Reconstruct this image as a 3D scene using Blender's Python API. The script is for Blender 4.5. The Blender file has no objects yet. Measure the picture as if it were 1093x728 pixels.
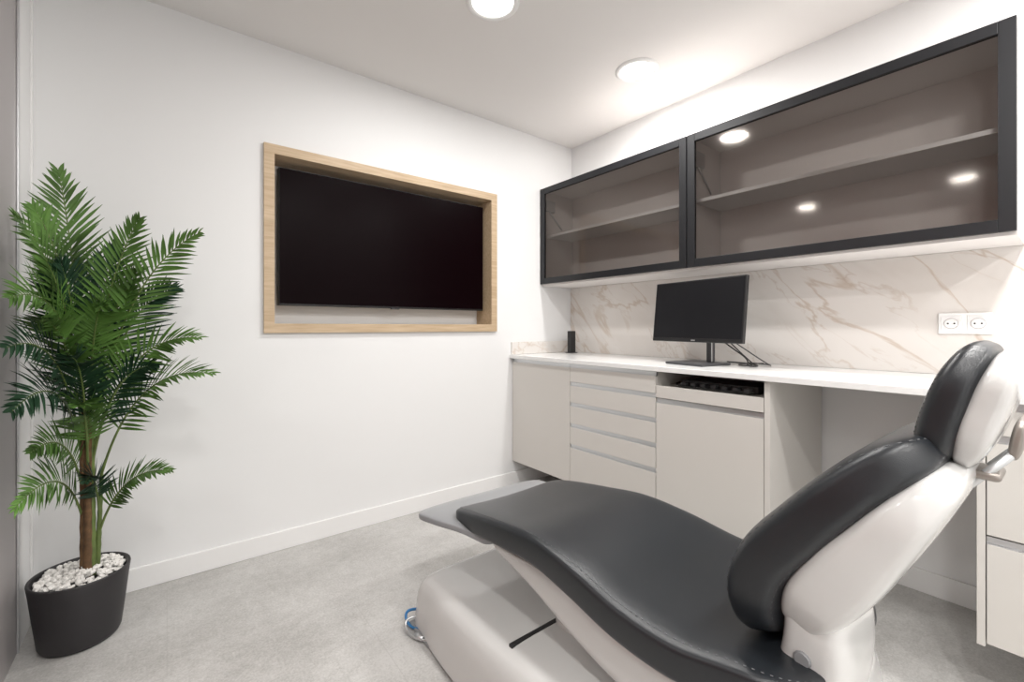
import bpy, bmesh, math, random
from mathutils import Vector, Matrix, noise
random.seed(7)
scene = bpy.context.scene
scene.view_settings.view_transform = 'Standard'
COL = scene.collection

# ------------------------------------------------------------------ materials
def new_mat(name):
    m = bpy.data.materials.new(name); m.use_nodes = True
    nt = m.node_tree
    return m, nt, nt.nodes['Principled BSDF']
def N(nt, t, **kw):
    n = nt.nodes.new(t)
    for k, v in kw.items(): setattr(n, k, v)
    return n
def mat(name, col, rough=0.5, metal=0.0, spec=0.5, bump=0.0, bscale=200.0, var=0.0, vscale=8.0, coat=0.0):
    m, nt, b = new_mat(name)
    b.inputs['Base Color'].default_value = (*col, 1)
    b.inputs['Roughness'].default_value = rough
    b.inputs['Metallic'].default_value = metal
    b.inputs['Specular IOR Level'].default_value = spec
    b.inputs['Coat Weight'].default_value = coat
    tc = N(nt, 'ShaderNodeTexCoord')
    if var > 0:
        no = N(nt, 'ShaderNodeTexNoise'); no.inputs['Scale'].default_value = vscale; no.inputs['Detail'].default_value = 5
        nt.links.new(tc.outputs['Object'], no.inputs['Vector'])
        r = N(nt, 'ShaderNodeValToRGB')
        r.color_ramp.elements[0].position = 0.3; r.color_ramp.elements[1].position = 0.7
        r.color_ramp.elements[0].color = (*[c*(1-var) for c in col], 1)
        r.color_ramp.elements[1].color = (*[min(1, c*(1+var)) for c in col], 1)
        nt.links.new(no.outputs['Fac'], r.inputs['Fac']); nt.links.new(r.outputs['Color'], b.inputs['Base Color'])
    if bump > 0:
        n2 = N(nt, 'ShaderNodeTexNoise'); n2.inputs['Scale'].default_value = bscale; n2.inputs['Detail'].default_value = 3
        nt.links.new(tc.outputs['Object'], n2.inputs['Vector'])
        bp = N(nt, 'ShaderNodeBump'); bp.inputs['Strength'].default_value = bump; bp.inputs['Distance'].default_value = 0.002
        nt.links.new(n2.outputs['Fac'], bp.inputs['Height']); nt.links.new(bp.outputs['Normal'], b.inputs['Normal'])
    return m

M_wall = mat('wall_paint', (0.79, 0.79, 0.79), 0.8, spec=0.2, bump=0.05, bscale=120)
M_ceil = mat('ceiling_paint', (0.80, 0.78, 0.765), 0.85, spec=0.2)
M_base = mat('baseboard_white', (0.82, 0.815, 0.81), 0.45)
M_cab = mat('cabinet_laminate', (0.66, 0.635, 0.60), 0.42, spec=0.4, bump=0.02, bscale=300)
M_cabin = mat('cabinet_interior', (0.78, 0.745, 0.725), 0.6, spec=0.2)
M_alu = mat('aluminium', (0.62, 0.63, 0.64), 0.35, metal=0.9)
M_blackframe = mat('black_anodised', (0.012, 0.0125, 0.015), 0.4, spec=0.4)
M_counter = mat('white_quartz', (0.86, 0.86, 0.855), 0.18, var=0.02, vscale=30)
M_black = mat('black_plastic', (0.012, 0.012, 0.013), 0.4)
M_darkgrey = mat('dark_grey_plastic', (0.05, 0.05, 0.055), 0.45)
M_screen = mat('tv_glass', (0.0035, 0.0008, 0.0014), 0.28, spec=0.04)
M_mon = mat('monitor_panel', (0.012, 0.012, 0.014), 0.35, spec=0.2)
M_leather = mat('black_upholstery', (0.014, 0.0165, 0.020), 0.31, spec=0.55, bump=0.2, bscale=700)
M_chair = mat('chair_shell_white', (0.62, 0.615, 0.605), 0.16, spec=0.55, coat=0.4)
M_chairg = mat('footrest_grey_plastic', (0.27, 0.275, 0.285), 0.3)
M_seam = mat('shell_seam', (0.12, 0.12, 0.12), 0.6)
M_greymet = mat('grey_bracket', (0.30, 0.27, 0.245), 0.35, metal=0.5)
M_stitch = mat('stitch_thread', (0.13, 0.135, 0.14), 0.7)
M_pot = mat('pot_charcoal', (0.022, 0.020, 0.022), 0.5, bump=0.1, bscale=60)
M_pebble = mat('white_pebble', (0.80, 0.78, 0.75), 0.7, var=0.08, vscale=60)
M_trunk = mat('palm_trunk', (0.13, 0.07, 0.03), 0.8, bump=0.8, bscale=90, var=0.4, vscale=40)
M_stem = mat('palm_stem', (0.12, 0.17, 0.045), 0.5, var=0.3, vscale=20)
M_leaf = mat('palm_leaf', (0.080, 0.165, 0.034), 0.45, spec=.35, var=0.6, vscale=7)
M_leafd = mat('palm_leaf_dark', (0.018, 0.050, 0.025), 0.42, spec=.35, var=0.4, vscale=9)
M_blue = mat('blue_hose', (0.03, 0.18, 0.42), 0.35)
M_white = mat('white_plastic', (0.85, 0.85, 0.84), 0.35)
M_door = mat('rust_wall_panel', (0.42, 0.13, 0.07), 0.5, var=0.15, vscale=4)

def wood_mat():
    m, nt, b = new_mat('oak_wood')
    tc = N(nt, 'ShaderNodeTexCoord'); mp = N(nt, 'ShaderNodeMapping'); mp.inputs['Scale'].default_value = (3, 40, 40)
    no = N(nt, 'ShaderNodeTexNoise'); no.inputs['Scale'].default_value = 2.0; no.inputs['Detail'].default_value = 6
    r = N(nt, 'ShaderNodeValToRGB')
    r.color_ramp.elements[0].position = .3; r.color_ramp.elements[1].position = .72
    r.color_ramp.elements[0].color = (0.43, 0.31, 0.19, 1); r.color_ramp.elements[1].color = (0.58, 0.445, 0.30, 1)
    nt.links.new(tc.outputs['Object'], mp.inputs[0]); nt.links.new(mp.outputs[0], no.inputs['Vector'])
    nt.links.new(no.outputs['Fac'], r.inputs[0]); nt.links.new(r.outputs[0], b.inputs['Base Color'])
    b.inputs['Roughness'].default_value = .5
    return m
M_oak = wood_mat()

def marble_mat():
    m, nt, b = new_mat('veined_marble')
    L = nt.links
    tc = N(nt, 'ShaderNodeTexCoord')
    m0 = N(nt, 'ShaderNodeMapping'); m0.inputs['Rotation'].default_value = (math.radians(-40), 0, 0)
    mp = N(nt, 'ShaderNodeMapping'); mp.inputs['Scale'].default_value = (1, 0.7, 2.0)
    L.new(tc.outputs['Object'], m0.inputs[0]); L.new(m0.outputs[0], mp.inputs[0])
    def vein(scale, width, detail, dist, off):
        n = N(nt, 'ShaderNodeTexNoise'); n.inputs['Scale'].default_value = scale; n.inputs['Detail'].default_value = detail; n.inputs['Distortion'].default_value = dist
        ad = N(nt, 'ShaderNodeVectorMath', operation='ADD'); ad.inputs[1].default_value = (off, off*2, off*3)
        L.new(mp.outputs[0], ad.inputs[0]); L.new(ad.outputs[0], n.inputs['Vector'])
        s = N(nt, 'ShaderNodeMath', operation='SUBTRACT'); s.inputs[1].default_value = .5; L.new(n.outputs['Fac'], s.inputs[0])
        a = N(nt, 'ShaderNodeMath', operation='ABSOLUTE'); L.new(s.outputs[0], a.inputs[0])
        r = N(nt, 'ShaderNodeMapRange'); r.inputs['From Min'].default_value = 0; r.inputs['From Max'].default_value = width
        r.inputs['To Min'].default_value = 1; r.inputs['To Max'].default_value = 0; L.new(a.outputs[0], r.inputs['Value'])
        return r.outputs[0]
    v1 = vein(1.6, .018, 7, .7, 3.1); v2 = vein(3.6, .016, 6, .5, 8.7); v3 = vein(1.1, .10, 5, .5, 3.0)
    def mask(sc, lo, hi, off):
        ad = N(nt, 'ShaderNodeVectorMath', operation='ADD'); ad.inputs[1].default_value = (off, off, off); L.new(mp.outputs[0], ad.inputs[0])
        msk = N(nt, 'ShaderNodeTexNoise'); msk.inputs['Scale'].default_value = sc; L.new(ad.outputs[0], msk.inputs['Vector'])
        mr = N(nt, 'ShaderNodeMapRange'); mr.inputs['From Min'].default_value = lo; mr.inputs['From Max'].default_value = hi; L.new(msk.outputs['Fac'], mr.inputs['Value'])
        return mr.outputs[0]
    def mul(a, k):
        x = N(nt, 'ShaderNodeMath', operation='MULTIPLY'); L.new(a, x.inputs[0])
        if isinstance(k, float): x.inputs[1].default_value = k
        else: L.new(k, x.inputs[1])
        return x.outputs[0]
    def mix(c, f, col):
        x = N(nt, 'ShaderNodeMixRGB'); L.new(f, x.inputs['Fac']); x.inputs[2].default_value = (*col, 1)
        if isinstance(c, tuple): x.inputs[1].default_value = (*c, 1)
        else: L.new(c, x.inputs[1])
        return x.outputs[0]
    c = mix((0.73, 0.70, 0.67), mul(v3, .40), (0.64, 0.60, 0.56))
    c = mix(c, mul(mul(v2, mask(2.2, .38, .58, 0)), .42), (0.50, 0.41, 0.34))
    c = mix(c, mul(mul(v1, mask(1.7, .32, .58, 5.5)), .58), (0.48, 0.37, 0.28))
    L.new(c, b.inputs['Base Color']); b.inputs['Roughness'].default_value = .22
    return m
M_marble = marble_mat()

def floor_mat():
    m, nt, b = new_mat('grey_stone_tile')
    L = nt.links
    tc = N(nt, 'ShaderNodeTexCoord')
    n1 = N(nt, 'ShaderNodeTexNoise'); n1.inputs['Scale'].default_value = 24; n1.inputs['Detail'].default_value = 10; n1.inputs['Roughness'].default_value = .85
    n2 = N(nt, 'ShaderNodeTexNoise'); n2.inputs['Scale'].default_value = 130; n2.inputs['Detail'].default_value = 5; n2.inputs['Roughness'].default_value = .7
    n3 = N(nt, 'ShaderNodeTexNoise'); n3.inputs['Scale'].default_value = 2.2; n3.inputs['Detail'].default_value = 4
    for n in (n1, n2, n3): L.new(tc.outputs['Object'], n.inputs['Vector'])
    ad = N(nt, 'ShaderNodeMath', operation='ADD'); L.new(n1.outputs['Fac'], ad.inputs[0]); L.new(n2.outputs['Fac'], ad.inputs[1])
    ad2 = N(nt, 'ShaderNodeMath', operation='ADD'); L.new(ad.outputs[0], ad2.inputs[0]); L.new(n3.outputs['Fac'], ad2.inputs[1])
    r = N(nt, 'ShaderNodeValToRGB'); r.color_ramp.elements[0].position = .42; r.color_ramp.elements[1].position = .57
    r.color_ramp.elements[0].color = (.365, .355, .34, 1); r.color_ramp.elements[1].color = (.555, .545, .53, 1)
    hf = N(nt, 'ShaderNodeMath', operation='MULTIPLY'); hf.inputs[1].default_value = .3333; L.new(ad2.outputs[0], hf.inputs[0]); L.new(hf.outputs[0], r.inputs[0])
    br = N(nt, 'ShaderNodeTexBrick'); br.inputs['Scale'].default_value = 1; br.inputs['Brick Width'].default_value = 1.2; br.inputs['Row Height'].default_value = .6
    br.inputs['Mortar Size'].default_value = .0016; br.offset = .5
    L.new(tc.outputs['Object'], br.inputs['Vector'])
    mx = N(nt, 'ShaderNodeMixRGB'); mx.inputs[2].default_value = (.33, .32, .31, 1)
    ml = N(nt, 'ShaderNodeMath', operation='MULTIPLY'); ml.inputs[1].default_value = .28
    L.new(br.outputs['Fac'], ml.inputs[0]); L.new(ml.outputs[0], mx.inputs[0]); L.new(r.outputs[0], mx.inputs[1]); L.new(mx.outputs[0], b.inputs['Base Color'])
    b.inputs['Roughness'].default_value = .42; b.inputs['Specular IOR Level'].default_value = .35
    bp = N(nt, 'ShaderNodeBump'); bp.inputs['Strength'].default_value = .10; bp.inputs['Distance'].default_value = .003
    L.new(n2.outputs['Fac'], bp.inputs['Height']); L.new(bp.outputs[0], b.inputs['Normal'])
    return m
M_floor = floor_mat()

def glass_mat(name, tint, ior, rough):
    m, nt, b = new_mat(name)
    nt.nodes.remove(b); out = nt.nodes['Material Output']
    t = N(nt, 'ShaderNodeBsdfTransparent'); t.inputs[0].default_value = (*tint, 1)
    g = N(nt, 'ShaderNodeBsdfGlossy'); g.inputs['Roughness'].default_value = rough; g.inputs['Color'].default_value = (.9, .84, .78, 1)
    f = N(nt, 'ShaderNodeFresnel'); f.inputs[0].default_value = ior
    x = N(nt, 'ShaderNodeMixShader')
    nt.links.new(f.outputs[0], x.inputs[0]); nt.links.new(t.outputs[0], x.inputs[1]); nt.links.new(g.outputs[0], x.inputs[2]); nt.links.new(x.outputs[0], out.inputs[0])
    return m
M_glass = glass_mat('smoked_glass', (.715, .70, .69), 1.45, .07)
M_frost = mat('frosted_partition', (0.36, 0.335, 0.335), 0.35, metal=0.2, spec=.5)

def emis(name, col, s):
    m, nt, b = new_mat(name)
    b.inputs['Base Color'].default_value = (1, 1, 1, 1)
    b.inputs['Emission Color'].default_value = (*col, 1); b.inputs['Emission Strength'].default_value = s
    return m
M_lamp = emis('lamp_diffuser', (1, .98, .95), 6)

# ------------------------------------------------------------------ helpers
def empty(name, loc=(0, 0, 0)):
    e = bpy.data.objects.new(name, None); e.empty_display_size = .1; e.location = loc
    COL.objects.link(e); return e
def fin(name, bm, m, parent=None, smooth=False, mats=None):
    me = bpy.data.meshes.new(name); bm.normal_update(); bm.to_mesh(me); bm.free()
    o = bpy.data.objects.new(name, me); COL.objects.link(o)
    for mm in (mats or [m]): me.materials.append(mm)
    if smooth:
        for p in me.polygons: p.use_smooth = True
    if parent:
        o.parent = parent; o.matrix_parent_inverse = Matrix.Translation(parent.location).inverted()
    return o
def add_box(bm, x0, x1, y0, y1, z0, z1):
    r = bmesh.ops.create_cube(bm, size=1)
    for v in r['verts']:
        v.co = Vector(((x0+x1)/2 + v.co.x*(x1-x0), (y0+y1)/2 + v.co.y*(y1-y0), (z0+z1)/2 + v.co.z*(z1-z0)))
    return r['verts']
def box(name, x0, x1, y0, y1, z0, z1, m, parent=None, bevel=0.0, seg=2, smooth=False):
    bm = bmesh.new(); add_box(bm, x0, x1, y0, y1, z0, z1)
    if bevel > 0: bmesh.ops.bevel(bm, geom=bm.edges[:], offset=bevel, segments=seg, affect='EDGES', profile=.5)
    return fin(name, bm, m, parent, smooth=smooth)
def cyl(name, p0, p1, r, m, parent=None, seg=24, r2=None, bevel=0):
    p0 = Vector(p0); p1 = Vector(p1); d = p1-p0
    bm = bmesh.new()
    bmesh.ops.create_cone(bm, cap_ends=True, segments=seg, radius1=r, radius2=r if r2 is None else r2, depth=d.length)
    if bevel: bmesh.ops.bevel(bm, geom=[e for e in bm.edges if len(e.link_faces) == 2 and e.calc_face_angle(0) > .8], offset=bevel, segments=3, affect='EDGES')
    q = d.to_track_quat('Z', 'Y').to_matrix().to_4x4()
    bmesh.ops.transform(bm, matrix=Matrix.Translation((p0+p1)/2) @ q, verts=bm.verts)
    o = fin(name, bm, m, parent)
    for p in o.data.polygons: p.use_smooth = len(p.vertices) == 4
    return o
def tube(name, pts, r, m, parent=None, res=8):
    cu = bpy.data.curves.new(name, 'CURVE'); cu.dimensions = '3D'; cu.bevel_depth = r; cu.bevel_resolution = 3
    s = cu.splines.new('NURBS'); s.points.add(len(pts)-1); s.order_u = 3; s.use_endpoint_u = True; s.resolution_u = res
    for i, p in enumerate(pts): s.points[i].co = (*p, 1)
    cu.use_fill_caps = True
    o = bpy.data.objects.new(name, cu); COL.objects.link(o); cu.materials.append(m)
    if parent: o.parent = parent; o.matrix_parent_inverse = Matrix.Translation(parent.location).inverted()
    return o
def cr(keys, s):
    n = len(keys)-1; x = s*n; i = min(int(x), n-1); f = x-i
    g = lambda j: keys[max(0, min(n, j))]
    p0, p1, p2, p3 = g(i-1), g(i), g(i+1), g(i+2)
    return [0.5*((2*b)+(-a+c)*f+(2*a-5*b+4*c-d)*f*f+(-a+3*b-3*c+d)*f**3) for a, b, c, d in zip(p0, p1, p2, p3)]
def sp(c, e):
    return math.copysign(abs(c)**e, c)
def pad(name, keys, m, parent, n=4.0, cap=(.12, .12), ring=72, st=60, capp=2.6, tcap=2.2, seams=(), dish=0.0):
    """keys: (xc, y, z, hw, ht) centre line in the YZ plane. lofted rounded cushion. cap = length fraction at both ends."""
    c0, c1 = cap
    ends0 = [c0*(1-math.cos(k/12*math.pi/2)) for k in range(12)]
    ends1 = [1-c1*(1-math.cos(k/12*math.pi/2)) for k in range(11, -1, -1)]
    ss = ends0+[c0+(1-c0-c1)*k/st for k in range(st+1)]+ends1
    bm = bmesh.new(); rings = []; seampts = [[] for _ in seams]
    for s in ss:
        xc, y, z, hw, ht = cr(keys, s)
        a = cr(keys, max(0, s-.01)); b = cr(keys, min(1, s+.01))
        t = Vector((0, b[1]-a[1], b[2]-a[2])).normalized()
        up = Vector((1, 0, 0)).cross(t)
        if keys[-1][1] < keys[0][1]: up = -up
        up.normalize()
        q = 0
        if s < c0: q = 1-s/c0
        elif s > 1-c1: q = (s-(1-c1))/c1
        q = min(q, .9995)
        fw = (1-q**capp)**(1/capp); ft = (1-q**tcap)**(1/tcap)
        if q > 0: fw = max(fw, .02); ft = max(ft, .02)
        c = Vector((xc, y, z)); vs = []
        def pos(ang):
            cx = sp(math.cos(ang), 2/n); cz = sp(math.sin(ang), 2/n)
            dz = -dish*(1-cx*cx)*max(0, cz)*ft
            return c+Vector((1, 0, 0))*hw*fw*cx+up*(ht*ft*cz+dz)
        for k in range(ring): vs.append(bm.verts.new(pos(2*math.pi*k/ring)))
        rings.append(vs)
        for j, sa in enumerate(seams):
            if q < .9: seampts[j].append(pos(sa)+up*.0005)
    for a, b in zip(rings, rings[1:]):
        for k in range(ring):
            bm.faces.new((a[k], a[(k+1) % ring], b[(k+1) % ring], b[k]))
    bm.faces.new(rings[0][::-1]); bm.faces.new(rings[-1])
    bmesh.ops.recalc_face_normals(bm, faces=bm.faces)
    o = fin(name, bm, m, parent, smooth=True)
    for j, sps in enumerate(seampts):
        cu = bpy.data.curves.new(name+'_stitching', 'CURVE'); cu.dimensions = '3D'; cu.bevel_depth = .0010; cu.bevel_resolution = 1
        acc = []
        for p, q2 in zip(sps, sps[1:]):
            d = (q2-p).length; k = max(1, int(d/.0045))
            for i in range(k): acc.append(p.lerp(q2, i/k))
        for i in range(0, len(acc)-2, 3):
            s2 = cu.splines.new('POLY'); s2.points.add(1)
            s2.points[0].co = (*acc[i], 1); s2.points[1].co = (*acc[i+1], 1)
        so = bpy.data.objects.new(name+'_stitching', cu); COL.objects.link(so); cu.materials.append(M_stitch)
        so.parent = parent; so.matrix_parent_inverse = Matrix.Translation(parent.location).inverted()
    return o

# ------------------------------------------------------------------ room
XL, XR, YF, YB, H = -0.405, 2.527, 2.479, -2.4, 2.53
XC = -2.7   # far wall of the corridor beyond the opening in the left wall
box('floor', XC-.2, XR+.2, YB-.2, YF+.35, -.1, 0, M_floor)
box('ceiling', XC-.2, XR+.2, YB-.2, YF+.35, H, H+.1, M_ceil)
box('wall_right', XR, XR+.15, YB, YF+.3, 0, H, M_wall)
box('wall_back', XC, XR+.15, YB-.15, YB, 0, H, M_wall)
NX0, NX1, NZ0, NZ1 = .385, 1.777, 1.10, 2.018
bm = bmesh.new()
add_box(bm, XC, NX0, YF, YF+.3, 0, H); add_box(bm, NX1, XR, YF, YF+.3, 0, H)
add_box(bm, NX0, NX1, YF, YF+.3, 0, NZ0); add_box(bm, NX0, NX1, YF, YF+.3, NZ1, H)
add_box(bm, NX0, NX1, YF+.17, YF+.3, NZ0, NZ1)
fin('wall_front', bm, M_wall)
bm = bmesh.new()
add_box(bm, XL-.12, XL, 2.245, YF, 0, H); add_box(bm, XL-.12, XL, YB, -.3, 0, H)
fin('wall_left', bm, M_wall)
box('wall_corridor', XC-.15, XC, YB, YF, 0, H, M_door)
w1 = empty('window_1', (XL-.05, 2.0, 0))
box('frosted_pane', XL-.03, XL-.002, 1.78, 2.244, 0.0, H, M_frost, w1)
box('pane_edge_profile', XL-.04, XL, 1.76, 1.78, 0, H, M_alu, w1, .002)
box('pane_corner_profile', XL-.0015, XL+.004, 2.236, 2.252, 0, H, M_alu, w1, .001)
box('trim_1', XL-.0, XL+.006, 2.415, 2.425, 0, H, M_base, None, .001)
# baseboards
box('baseboard_front', XL, 2.515, YF-.014, YF, 0, .095, M_base, None, .003)
box('baseboard_right', XR-.014, XR, YB, YF-.014, 0, .095, M_base, None, .003)
box('baseboard_left', XL, XL+.012, YB, -.3, 0, .095, M_base, None, .003)
box('baseboard_back', XL, XR-.014, YB, YB+.014, 0, .095, M_base, None, .003)

# TV niche frame (oak), mitred
e = empty('oak_niche_frame', ((NX0+NX1)/2, YF, 1.56))
X0, X1, Z0, Z1 = .375, 1.787, 1.09, 2.028
fw = .047
def prism(name, pts, y0, y1, m, parent):
    bm = bmesh.new(); a = [bm.verts.new((x, y0, z)) for x, z in pts]; b = [bm.verts.new((x, y1, z)) for x, z in pts]
    n = len(pts); bm.faces.new(a); bm.faces.new(b[::-1])
    for i in range(n): bm.faces.new((a[i], b[i], b[(i+1) % n], a[(i+1) % n]))
    bmesh.ops.recalc_face_normals(bm, faces=bm.faces)
    return fin(name, bm, m, parent)
fo = .018
for nm, pts in (('top', [(X0, Z1), (X1, Z1), (X1-fw, Z1-fw), (X0+fw, Z1-fw)]), ('bottom', [(X0, Z0), (X1, Z0), (X1-fw, Z0+fw), (X0+fw, Z0+fw)]),
                ('left', [(X0, Z0), (X0, Z1), (X0+fw, Z1-fw), (X0+fw, Z0+fw)]), ('right', [(X1, Z0), (X1, Z1), (X1-fw, Z1-fw), (X1-fw, Z0+fw)])):
    prism('frame_'+nm, pts, YF-fo, YF-.0005, M_oak, e)
li = .037
box('lining_top', NX0, NX1, YF, YF+.165, NZ1-li, NZ1, M_oak, e); box('lining_bottom', NX0, NX1, YF, YF+.165, NZ0, NZ0+li, M_oak, e)
box('lining_left', NX0, NX0+li, YF, YF+.165, NZ0+li, NZ1-li, M_oak, e); box('lining_right', NX1-li, NX1, YF, YF+.165, NZ0+li, NZ1-li, M_oak, e)
e = empty('wall_television', (1.085, 2.56, 1.59))
ty = YF+.055
box('tv_body', .452, 1.722, ty+.004, ty+.05, 1.232, 1.945, M_black, e, .004)
box('tv_screen', .457, 1.717, ty, ty+.0045, 1.242, 1.940, M_screen, e)
box('tv_logo_tab', 1.06, 1.11, ty, ty+.02, 1.226, 1.233, M_darkgrey, e)
box('tv_mount', .95, 1.22, ty+.05, YF+.17, 1.45, 1.72, M_darkgrey, e)

# ------------------------------------------------------------------ ceiling lights
def downlight(x, y, pw=9):
    e = empty('recessed_downlight', (x, y, H))
    bm = bmesh.new(); prof = [(.088, -.001), (.092, -.009), (.108, -.009), (.115, -.004), (.116, 0)]
    seg = 48; rr = []
    for r, z in prof: rr.append([bm.verts.new((x+r*math.cos(2*math.pi*k/seg), y+r*math.sin(2*math.pi*k/seg), H+z)) for k in range(seg)])
    for a, b in zip(rr, rr[1:]):
        for k in range(seg): bm.faces.new((a[k], a[(k+1) % seg], b[(k+1) % seg], b[k]))
    bmesh.ops.recalc_face_normals(bm, faces=bm.faces)
    fin('lamp_trim', bm, M_white, e, smooth=True)
    cyl('lamp_diffuser', (x, y, H-.004), (x, y, H-.0005), .089, M_lamp, e, seg=48)
    l = bpy.data.lights.new('downlight_lamp', 'AREA'); l.shape = 'DISK'; l.size = .17; l.energy = pw; l.color = (1, .98, .955)
    o = bpy.data.objects.new('downlight_lamp', l); COL.objects.link(o); o.location = (x, y, H-.013); o.parent = e; o.matrix_parent_inverse = Matrix.Translation(e.location).inverted()
for x, y in ((1.115, 1.568), (2.037, 1.499)):
    downlight(x, y, 14)
for x, y in ((1.115, -.25), (2.037, -.25), (.15, -.25), (1.115, -1.4), (2.037, -1.4), (.15, -1.4)):  # unseen extra downlights, added out of frame to fill the room with light
    downlight(x, y, 16)
for x, y in ((-1.5, 1.97), (-1.5, .68), (-1.5, -.6)):
    downlight(x, y, 8)

# ------------------------------------------------------------------ wall cabinets
def wall_cab(y0, y1):
    z0, z1 = 1.437, 2.142; xf = 2.191
    e = empty('glass_wall_cabinet', (2.35, (y0+y1)/2, z0))
    xb = XR-.002; t = .018
    box('carcass_side_a', xf+.022, xb, y0, y0+t, z0-.012, z1, M_cabin, e); box('carcass_side_b', xf+.022, xb, y1-t, y1, z0-.012, z1, M_cabin, e)
    box('carcass_top', xf+.022, xb, y0+t, y1-t, z1-t, z1, M_cabin, e); box('carcass_bottom', xf+.022, xb, y0+t, y1-t, z0-.012, z0+.006, M_cabin, e)
    box('carcass_back', xb-.008, xb, y0+t, y1-t, z0+.006, z1-t, M_cabin, e)
    box('shelf', xf+.05, xb-.008, y0+t, y1-t, 1.785, 1.803, M_base, e, .001)
    g = .0015; w = .042; a, b = y0+g, y1-g
    box('door_stile_a', xf, xf+.02, a, a+w, z0, z1, M_blackframe, e, .0015); box('door_stile_b', xf, xf+.02, b-w, b, z0, z1, M_blackframe, e, .0015)
    box('door_rail_top', xf, xf+.02, a+w, b-w, z1-w, z1, M_blackframe, e, .0015); box('door_rail_bottom', xf, xf+.02, a+w, b-w, z0, z0+w, M_blackframe, e, .0015)
    bm = bmesh.new(); xx = xf+.010
    bm.faces.new([bm.verts.new(c) for c in ((xx, a+w-.003, z0+w-.003), (xx, a+w-.003, z1-w+.003), (xx, b-w+.003, z1-w+.003), (xx, b-w+.003, z0+w-.003))])
    fin('glass_pane', bm, M_glass, e)
    for yy in (y0+t, y1-t-.02):
        box('hinge', xf+.03, xf+.12, yy, yy+.02, 1.98, 2.06, M_alu, e, .004)
        cyl('lift_arm', (xf+.06, yy+.01, 1.99), (xf+.2, yy+.01, 1.86), .005, M_alu, e, 10)
wall_cab(1.297, 2.474); wall_cab(.128, 1.295)

# ------------------------------------------------------------------ counter, splashback
CT, CB = .925, .900
YE = -.55
box('marble_splashback', XR-.012, XR-.0005, YE, YF-.001, CT+.001, 1.424, M_marble)
box('marble_upstand', 1.92, XR-.0125, YF-.012, YF-.0005, CT+.001, 1.012, M_marble, None, .001)
box('countertop', 1.905, XR-.0005, YE, YF-.0005, CB, CT, M_counter, None, .002)
# ------------------------------------------------------------------ base cabinets
XFt = 1.93; ZB = .175
e = empty('base_cabinet', (2.2, 1.6, ZB))
box('carcass_left', XFt+.022, XR-.015, 1.309, YF-.002, ZB, CB-.001, M_cab, e)
box('carcass_niche_base', XFt+.022, XR-.015, .798, 1.308, ZB, .822, M_cab, e)
box('niche_back', 2.40, XR-.015, .798, 1.308, .823, CB-.001, M_cabin, e)
box('end_panel', XFt-.002, XR-.015, .775, .797, ZB-.01, CB-.001, M_cab, e, .001)
def front(nm, y0, y1, z0, z1, par):
    box(nm, XFt, XFt+.02, y0+.0015, y1-.0015, z0, z1, M_cab, par, .0015)
    box(nm+'_grip', XFt+.008, XFt+.0215, y0+.001, y1-.001, z1, z1+.022, M_alu, par)
    box(nm+'_grip_lip', XFt+.001, XFt+.0215, y0+.001, y1-.001, z1, z1+.003, M_alu, par)
front('door', 1.909, YF-.004, ZB, .874, e)
zs = [.874, .764, .640, .514, .388, ZB]
for i in range(5):
    front('drawer_%d' % (i+1), 1.309, 1.909, zs[i+1]+(.024 if i < 4 else 0), zs[i], e)
front('niche_door', .798, 1.308, ZB, .742, e)
box('niche_front_rail', XFt, XFt+.02, .7995, 1.3065, .768, .828, M_cab, e, .001)
d = empty('cable_hub', (2.08, 1.05, .823))
box('hub_body', 2.02, 2.2, .86, 1.22, .8285, .858, M_black, d, .004)
for i in range(7):
    box('hub_plug_%d' % i, 1.985, 2.03, .88+.05*i, .905+.05*i, .8285, .850, M_darkgrey, d, .003)
tube('hub_cable', [(1.99, .9, .835), (1.97, .95, .834), (1.975, 1.05, .834), (1.97, 1.15, .834), (2.0, 1.26, .834), (2.1, 1.28, .834)], .004, M_black, d)
e = empty('drawer_cabinet', (2.2, -.15, ZB))
box('end_panel', XFt-.002, XR-.015, .176, .194, ZB-.01, CB-.001, M_cab, e, .001)
box('carcass', XFt+.022, XR-.015, YE, .175, ZB, CB-.001, M_cab, e)
front('drawer_1', -.19, .175, .80, .874, e); front('drawer_2', -.19, .175, .50, .776, e); front('drawer_3', -.19, .175, ZB, .472, e)
front('door', YE, -.19, ZB, .874, e)

# ------------------------------------------------------------------ sockets
e = empty('double_power_outlet', (XR-.012, .285, 1.137))
sx = XR-.0125
box('outlet_plate', sx-.008, sx, .209, .362, 1.092, 1.176, M_white, e, .003)
for yc in (.2475, .3235):
    box('outlet_insert', sx-.0095, sx-.007, yc-.031, yc+.031, 1.103, 1.165, M_base, e, .002)
    cyl('outlet_rim', (sx-.011, yc, 1.134), (sx-.009, yc, 1.134), .0215, M_alu, e, 32)
    cyl('outlet_well', (sx-.0115, yc, 1.134), (sx-.0105, yc, 1.134), .0195, M_white, e, 32)
    for dy in (-.0095, .0095): cyl('outlet_hole', (sx-.0122, yc+dy, 1.134), (sx-.0112, yc+dy, 1.134), .003, M_black, e, 12)

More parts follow.
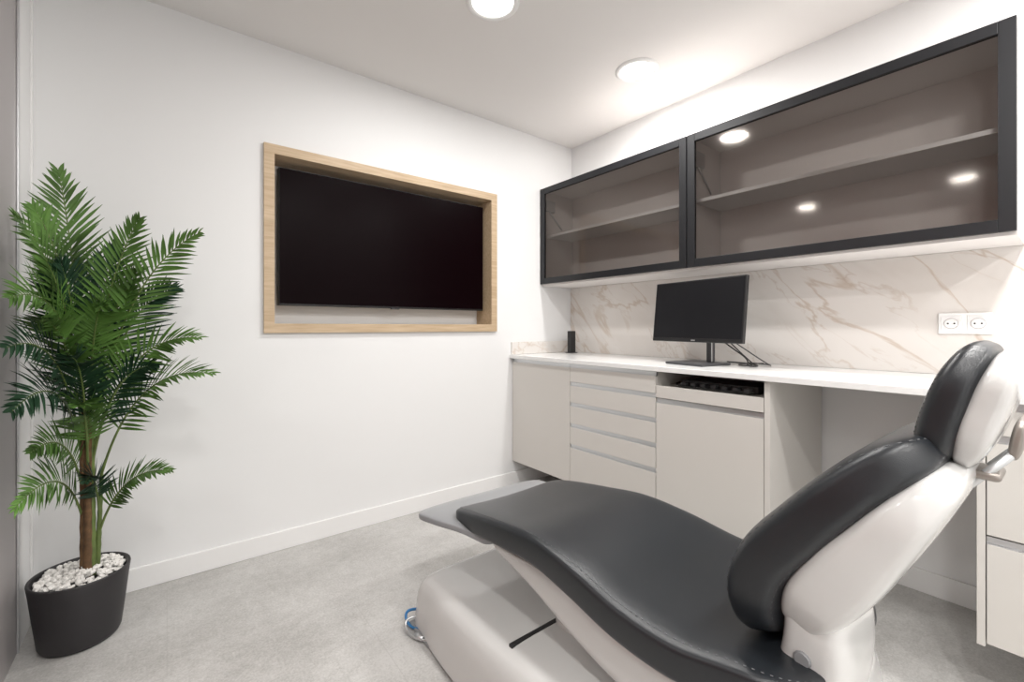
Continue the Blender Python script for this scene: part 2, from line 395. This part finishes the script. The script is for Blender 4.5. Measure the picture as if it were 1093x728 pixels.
# ------------------------------------------------------------------ monitor
e = empty('computer_monitor', (2.19, 1.23, CT))
mc = Vector((2.17, 1.23, 1.203)); W, Hh = .555, .325
rot = Matrix.Rotation(math.radians(-10), 4, 'Z') @ Matrix.Rotation(math.radians(6), 4, 'Y')
T = Matrix.Translation(mc) @ rot
def mbox(nm, x0, x1, y0, y1, z0, z1, m, bev=.002):
    o = box(nm, x0, x1, y0, y1, z0, z1, m, None, bev)
    o.data.transform(T); o.parent = e; o.matrix_parent_inverse = Matrix.Translation(e.location).inverted(); return o
mbox('bezel', -.008, .012, -W/2, W/2, -Hh/2, Hh/2, M_black, .003)
mbox('panel', -.0092, -.0078, -W/2+.008, W/2-.008, -Hh/2+.02, Hh/2-.008, M_mon, 0)
mbox('back_housing', .012, .045, -.18, .18, -.11, .11, M_darkgrey, .012)
mbox('badge', -.0095, -.0078, -.012, .012, -Hh/2+.006, -Hh/2+.012, M_alu, 0)
T = Matrix.Translation(Vector((2.17, 1.23, CT))) @ Matrix.Rotation(math.radians(-10), 4, 'Z')
mbox('base_plate', -.10, .12, -.115, .115, .0005, .013, M_darkgrey, .005)
mbox('stand_post', .062, .082, -.052, -.012, .012, .33, M_darkgrey, .004)
mbox('stand_post_trim', .060, .0625, -.050, -.044, .014, .2, M_alu, .0005)
mbox('stand_joint', .03, .07, -.055, .035, .22, .30, M_black, .004)
c = empty('monitor_cable', (2.3, 1.05, CT))
tube('cable_1', [(2.25, 1.2, 1.1), (2.30, 1.12, 1.02), (2.25, 1.0, .96), (2.2, .99, .93), (2.28, .96, .929), (2.40, 1.05, .929), (2.44, 1.2, .929)], .0035, M_black, c)
tube('cable_2', [(2.26, 1.18, 1.12), (2.33, 1.06, .97), (2.28, .98, .93), (2.22, 1.03, .93), (2.35, 1.10, .93), (2.46, 1.02, .93)], .003, M_black, c)
tube('cable_3', [(2.26, 1.16, 1.10), (2.28, 1.02, 1.0), (2.32, .93, .93), (2.40, .96, .93), (2.46, 1.1, .93)], .003, M_darkgrey, c)
e = empty('network_router', (2.40, 2.37, CT))
box('router_body', 2.375, 2.425, 2.335, 2.375, CT+.004, CT+.165, M_black, e, .005); box('router_foot', 2.365, 2.435, 2.325, 2.385, CT+.0005, CT+.006, M_darkgrey, e, .002)

# ------------------------------------------------------------------ DENTAL CHAIR
ch = empty('dental_chair', (1.1, .9, 0))
seat = [(1.08, 1.43, .430, .258, .030), (1.085, 1.28, .447, .268, .040), (1.09, 1.12, .464, .272, .045), (1.10, .97, .474, .279, .048), (1.11, .82, .455, .290, .050), (1.12, .67, .425, .300, .049),
        (1.13, .53, .415, .300, .048), (1.14, .42, .425, .285, .045), (1.14, .29, .44, .26, .040)]
pad('seat_cushion', seat, M_leather, ch, n=7, cap=(.08, .13), capp=3.4, seams=(math.radians(139), math.radians(41)), dish=.014)
und = [(1.09, 1.30, .385, .21, .02), (1.095, 1.15, .385, .235, .035), (1.10, 1.0, .375, .25, .06), (1.11, .85, .345, .262, .085), (1.12, .68, .31, .27, .095),
       (1.13, .52, .30, .265, .10), (1.13, .38, .31, .25, .10), (1.13, .27, .33, .22, .09)]
pad('seat_shell', und, M_chair, ch, n=3.6, cap=(.12, .12))
foot = [(1.06, 1.20, .40, .22, .016), (1.055, 1.32, .412, .25, .018), (1.05, 1.42, .415, .285, .019), (1.045, 1.50, .412, .30, .019), (1.04, 1.57, .405, .30, .018)]
pad('footrest_plate', foot, M_chairg, ch, n=5, cap=(.1, .26), capp=3.2)
back = [(1.20, .405, .458, .228, .040), (1.20, .430, .545, .252, .055), (1.20, .408, .630, .255, .057), (1.20, .350, .710, .25, .055), (1.19, .282, .795, .232, .050), (1.18, .218, .862, .20, .045), (1.17, .150, .912, .16, .035)]
def padb(name, keys, m, **kw): return pad(name, keys, m, ch, **kw)
padb('backrest_cushion', back, M_leather, n=5.2, cap=(.13, .14), seams=(math.radians(146), math.radians(-146)))
bsh = [(1.19, .365, .495, .19, .030), (1.19, .325, .575, .225, .058), (1.19, .275, .655, .232, .062), (1.19, .228, .725, .228, .054), (1.18, .178, .80, .205, .042), (1.17, .128, .875, .15, .026)]
padb('backrest_shell', bsh, M_chair, n=5.6, cap=(.12, .12))
hd = [(1.2, .178, .850, .10, .022), (1.2, .166, .905, .135, .031), (1.2, .150, .968, .14, .034), (1.2, .130, 1.032, .135, .031), (1.2, .102, 1.092, .10, .022)]
padb('headrest_cushion', hd, M_leather, n=4.2, cap=(.16, .16), seams=(math.radians(142),))
hs = [(1.2, .135, .865, .09, .014), (1.2, .117, .92, .128, .026), (1.2, .100, .98, .132, .029), (1.2, .083, 1.035, .128, .024), (1.2, .073, 1.08, .09, .014)]
padb('headrest_shell', hs, M_chair, n=4.4, cap=(.14, .14))
brk = [(1.2, .074, .885, .045, .007), (1.2, .070, .910, .05, .009), (1.2, .066, .935, .05, .009), (1.2, .062, .96, .045, .007)]
padb('headrest_bracket', brk, M_greymet, n=4, cap=(.25, .25))
box('headrest_slider', 1.15, 1.23, .085, .16, .845, .862, M_greymet, ch, .008, 3, True)
cyl('headrest_rod_1', (1.16, .072, .90), (1.16, .15, .80), .007, M_alu, ch); cyl('headrest_rod_2', (1.22, .072, .90), (1.22, .15, .80), .007, M_alu, ch)
arm = [(1.10, .34, .60, .12, .045), (1.10, .325, .52, .12, .055), (1.10, .33, .43, .12, .062), (1.10, .35, .34, .12, .065), (1.10, .38, .26, .12, .06)]
pad('back_support_arm', arm, M_chair, ch, n=5, cap=(.12, .12))
cyl('hinge_bolt', (.975, .335, .47), (.983, .335, .47), .016, M_chairg, ch, 32, bevel=.003)
box('lift_column', .94, 1.28, .58, 1.02, .10, .33, M_chair, ch, .05, 5, True)
def base_cover():
    bm = bmesh.new()
    ys = [(1.46, .195, .245), (1.30, .200, .258), (1.08, .205, .262), (.85, .215, .262), (.6, .215, .25), (.42, .20, .22)]
    rings = []; ns = 56
    def ringat(y, h, hw):
        vs = []
        for k in range(ns+1):
            a = math.pi*k/ns
            cx = sp(math.cos(a), 2/8.0); cz = abs(math.sin(a))**(2/6.0)
            flare = 1+.07*(1-cz)
            vs.append(bm.verts.new((.985+hw*cx*flare, y, .012+(h-.012)*cz)))
        return vs
    seq = []
    for q in (1, .985, .95, .9, .8, .65, .45, .25):
        f = (1-q**4)**(1/4); seq.append((1.47+.075*q, .05+.145*f, .245*(.78+.22*f)))
    for i in range(25): seq.append(tuple(cr(ys, i/24)))
    for q in (.2, .4, .6, .8, .95, 1):
        f = (1-q**2.4)**(1/2.4); seq.append((.42-.08*q, .03+.17*f, .22*(.6+.4*f)))
    for s in seq: rings.append(ringat(*s))
    for a, b in zip(rings, rings[1:]):
        for k in range(ns): bm.faces.new((a[k], a[k+1], b[k+1], b[k]))
    for r in (rings[0], rings[-1]): bm.faces.new(r)
    bmesh.ops.recalc_face_normals(bm, faces=bm.faces)
    return fin('base_cover', bm, M_chair, ch, smooth=True)
base_cover()
box('floor_plate', .715, 1.255, .36, 1.55, 0, .018, M_chairg, ch, .006)
box('cover_slot', .775, 1.16, .995, 1.011, .19, .2105, M_black, ch, .002)
h = empty('supply_hose', (.70, 1.52, 0))
tube('hose_blue', [(.76, 1.54, .05), (.73, 1.565, .05), (.71, 1.57, .035), (.71, 1.55, .012), (.715, 1.51, .010), (.735, 1.47, .02)], .005, M_blue, h)
tube('hose_grey', [(.75, 1.52, .04), (.71, 1.53, .045), (.69, 1.53, .03), (.69, 1.50, .010), (.70, 1.45, .010), (.73, 1.40, .02)], .0045, M_alu, h)
cyl('hose_connector', (.705, 1.47, .014), (.715, 1.43, .016), .009, M_alu, h, 16)

# ------------------------------------------------------------------ PALM
PX, PY = -.245, 2.215
pot = empty('potted_palm', (PX, PY, 0))
bm = bmesh.new(); seg = 64
prof = [(0, .001), (.088, .001), (.105, .005), (.111, .018), (.122, .11), (.132, .20), (.137, .238), (.136, .242), (.130, .242), (.127, .236), (.124, .215), (0, .208)]
rr = []
for r, z in prof:
    rr.append([bm.verts.new((PX+max(r, .0005)*math.cos(2*math.pi*k/seg), PY+max(r, .0005)*math.sin(2*math.pi*k/seg), z)) for k in range(seg)])
for a, b in zip(rr, rr[1:]):
    for k in range(seg): bm.faces.new((a[k], a[(k+1) % seg], b[(k+1) % seg], b[k]))
bmesh.ops.recalc_face_normals(bm, faces=bm.faces)
fin('pot', bm, M_pot, pot, smooth=True)
bm = bmesh.new()
for i in range(330):
    r = .117*math.sqrt(random.random()); a = random.random()*6.283
    s = random.uniform(.008, .0145)
    mtx = Matrix.Translation((PX+r*math.cos(a), PY+r*math.sin(a), .220+random.random()*.018+.022*(1-r/.117))) @ Matrix.Rotation(random.random()*6, 4, Vector((random.random(), random.random(), random.random())).normalized()) @ Matrix.Diagonal((s, s*random.uniform(.6, .9), s*random.uniform(.5, .8), 1))
    bmesh.ops.create_icosphere(bm, subdivisions=1, radius=1, matrix=mtx)
for v in bm.verts: v.co += Vector([random.uniform(-.0015, .0015) for _ in range(3)])
fin('pebbles', bm, M_pebble, pot, smooth=False)

def sweep(bm, pts, radii, seg=7, mi=0):
    rings = []
    for i, p in enumerate(pts):
        t = (pts[min(i+1, len(pts)-1)]-pts[max(i-1, 0)]).normalized()
        a = t.orthogonal().normalized(); b = t.cross(a)
        if rings:
            a = (prev-t*prev.dot(t)).normalized(); b = t.cross(a)
        prev = a
        rings.append([bm.verts.new(p+(a*math.cos(6.2832*k/seg)+b*math.sin(6.2832*k/seg))*radii[i]) for k in range(seg)])
    for r0, r1 in zip(rings, rings[1:]):
        for k in range(seg):
            f = bm.faces.new((r0[k], r0[(k+1) % seg], r1[(k+1) % seg], r1[k])); f.material_index = mi; f.smooth = True
def bez(p0, p1, p2, t): return p0*(1-t)**2+p1*2*t*(1-t)+p2*t*t
bm = bmesh.new()
trunks = [((.030, .0), (.030, -.005), .74, .009), ((.012, .015), (.0, .015), .66, .008), ((.018, -.015), (.022, -.015), .80, .010), ((.042, .010), (.055, .005), .58, .007), ((.008, 0), (.005, 0), .88, .009)]
def tp(i, z):
    (a, b, zt, r) = trunks[i]; f = max(0, (z-.22)/(zt-.22)); f = min(f, 1.6)
    return Vector((PX+a[0]+(b[0]-a[0])*f, PY+a[1]+(b[1]-a[1])*f, z))
for i, (a, b, zt, r) in enumerate(trunks):
    pts = [tp(i, .215+(zt-.215)*k/18) for k in range(19)]
    sweep(bm, pts, [r*(1.2-.45*k/18)*(1.0+.16*(k % 2)) for k in range(19)], 10, 0 if i in (1, 2, 4) else 1)
fin('trunk', bm, None, pot, mats=[M_trunk, M_stem])

XMIN = XL+.028
def frond(bm, ti, z0, dx, dy, z, lift=.25, L=.15, nl=24, mi=1, s0=.22, face=None):
    """dx, dy: horizontal offset of the tip from the pot axis (m), z: tip height"""
    p0 = tp(ti, z0); p2 = Vector((PX+dx, PY+dy, z))
    hd_ = Vector((p2.x-p0.x, p2.y-p0.y, 0))
    p1 = p0+hd_*.30+Vector((0, 0, max(z-z0, 0)*.55+lift))
    K = 24; pts = [bez(p0, p1, p2, k/K) for k in range(K+1)]
    sweep(bm, pts, [.0045*(1-.75*k/K) for k in range(K+1)], 6, 0)
    up = Vector((0, 0, 1))
    nrm0 = ((face or Vector((.1, -.75, .65)))+Vector((random.uniform(-.3, .3), random.uniform(-.3, .3), random.uniform(-.15, .15)))).normalized()
    for k in range(nl):
        s = s0+(1-s0)*(k+.3)/nl
        p = bez(p0, p1, p2, s); t = (bez(p0, p1, p2, min(1, s+.02))-bez(p0, p1, p2, s-.02)).normalized()
        nr = (nrm0-t*nrm0.dot(t)); nr = nr.normalized() if nr.length > .05 else t.orthogonal().normalized()
        side = t.cross(nr).normalized()
        q = (s-s0)/(1-s0)
        l = L*(.48+.60*math.sin(math.pi*min(1, q*.85+.18))**.9)*(1-.50*q**3)
        ang = math.radians(58-34*q)
        for sg in (-1, 1):
            l2 = l*random.uniform(.85, 1.1); an = ang+random.uniform(-.09, .09)
            dr = (side*sg*math.sin(an)+t*math.cos(an)+nr*random.uniform(.0, .25)).normalized()
            if dr.x < -.01: l2 = min(l2, max(.012, (p.x-XMIN)/(-dr.x)))
            wv = dr.cross(nr).normalized(); w = random.uniform(.0044, .0060)*min(1, l2/.05+.2)
            dn = -up*l2*random.uniform(.03, .16)
            c = [p, p+dr*l2*.30, p+dr*l2*.66+dn*.4, p+dr*l2+dn]
            ws = [.4, 1, .8, 0.05]
            rows = []
            for cc, ww in zip(c, ws):
                tr = []
                for x in (cc-wv*w*ww+nr*.002*ww, cc, cc+wv*w*ww+nr*.002*ww):
                    x = x.copy(); x.x = max(x.x, XMIN-.012); x.y = min(x.y, YF-.02)
                    tr.append(bm.verts.new(x))
                rows.append(tr)
            for r0, r1 in zip(rows, rows[1:]):
                for j in (0, 1):
                    f = bm.faces.new((r0[j], r0[j+1], r1[j+1], r1[j])); f.material_index = mi; f.smooth = True
LF = Vector((.9, -.35, .45))   # fronds that run along the partition face into the room
fr = [ # ti, z0, dx, dy, z, lift, L, mi, face
 (4, .88, -.06, .02, 1.68, .06, .160, 1, None), (2, .80, .17, -.15, 1.51, .12, .135, 1, None), (0, .74, .34, -.27, 1.46, .20, .135, 1, None),
 (4, .88, -.105, -.10, 1.52, .14, .13, 1, None), (4, .86, -.115, -.27, 1.45, .16, .16, 1, LF),
 (4, .84, -.11, -.35, 1.20, .26, .16, 1, LF), (1, .66, -.11, -.38, 1.06, .26, .16, 2, LF), (1, .66, -.10, -.38, .88, .24, .15, 2, LF),
 (0, .66, .34, -.27, 1.08, .22, .13, 1, None), (3, .58, .38, -.30, .95, .22, .13, 1, Vector((-.1, -.8, .5))),
 (3, .36, .26, -.20, .60, .13, .09, 1, None), (1, .40, -.10, -.36, .60, .20, .12, 1, LF),
 (2, .78, .08, -.22, 1.19, .20, .13, 1, None), (0, .70, .28, -.07, 1.27, .22, .13, 2, None),
 (2, .60, .02, -.22, .86, .16, .12, 1, None), (4, .70, -.06, -.26, 1.14, .20, .14, 1, None), (1, .52, -.08, -.28, .74, .16, .12, 1, LF),
 (2, .80, .10, -.03, 1.42, .10, .13, 2, None), (3, .42, .03, -.18, .60, .12, .08, 2, None),
 (4, .80, -.04, -.12, 1.34, .14, .15, 2, None), (2, .74, .18, -.15, 1.33, .16, .13, 1, None), (0, .62, .22, -.18, .98, .18, .12, 2, None),
 (2, .66, .0, -.20, 1.02, .16, .13, 2, None)]
bm = bmesh.new()
for f in fr:
    frond(bm, f[0], min(f[1], trunks[f[0]][2]), f[2], f[3], f[4], f[5], f[6], 31, f[7], face=f[8])
fin('fronds', bm, None, pot, mats=[M_stem, M_leaf, M_leafd])

# ------------------------------------------------------------------ world, camera
w = bpy.data.worlds.new('World'); scene.world = w; w.use_nodes = True
w.node_tree.nodes['Background'].inputs[0].default_value = (.8, .85, .9, 1); w.node_tree.nodes['Background'].inputs[1].default_value = .3
cam = bpy.data.cameras.new('camera'); co = bpy.data.objects.new('camera', cam); COL.objects.link(co)
cam.sensor_width = 36; cam.lens = 15.58; cam.shift_y = -.0137; cam.clip_start = .02
co.location = (0, 0, 1.12); co.rotation_euler = (math.radians(90), 0, math.radians(-37.9))
scene.camera = co
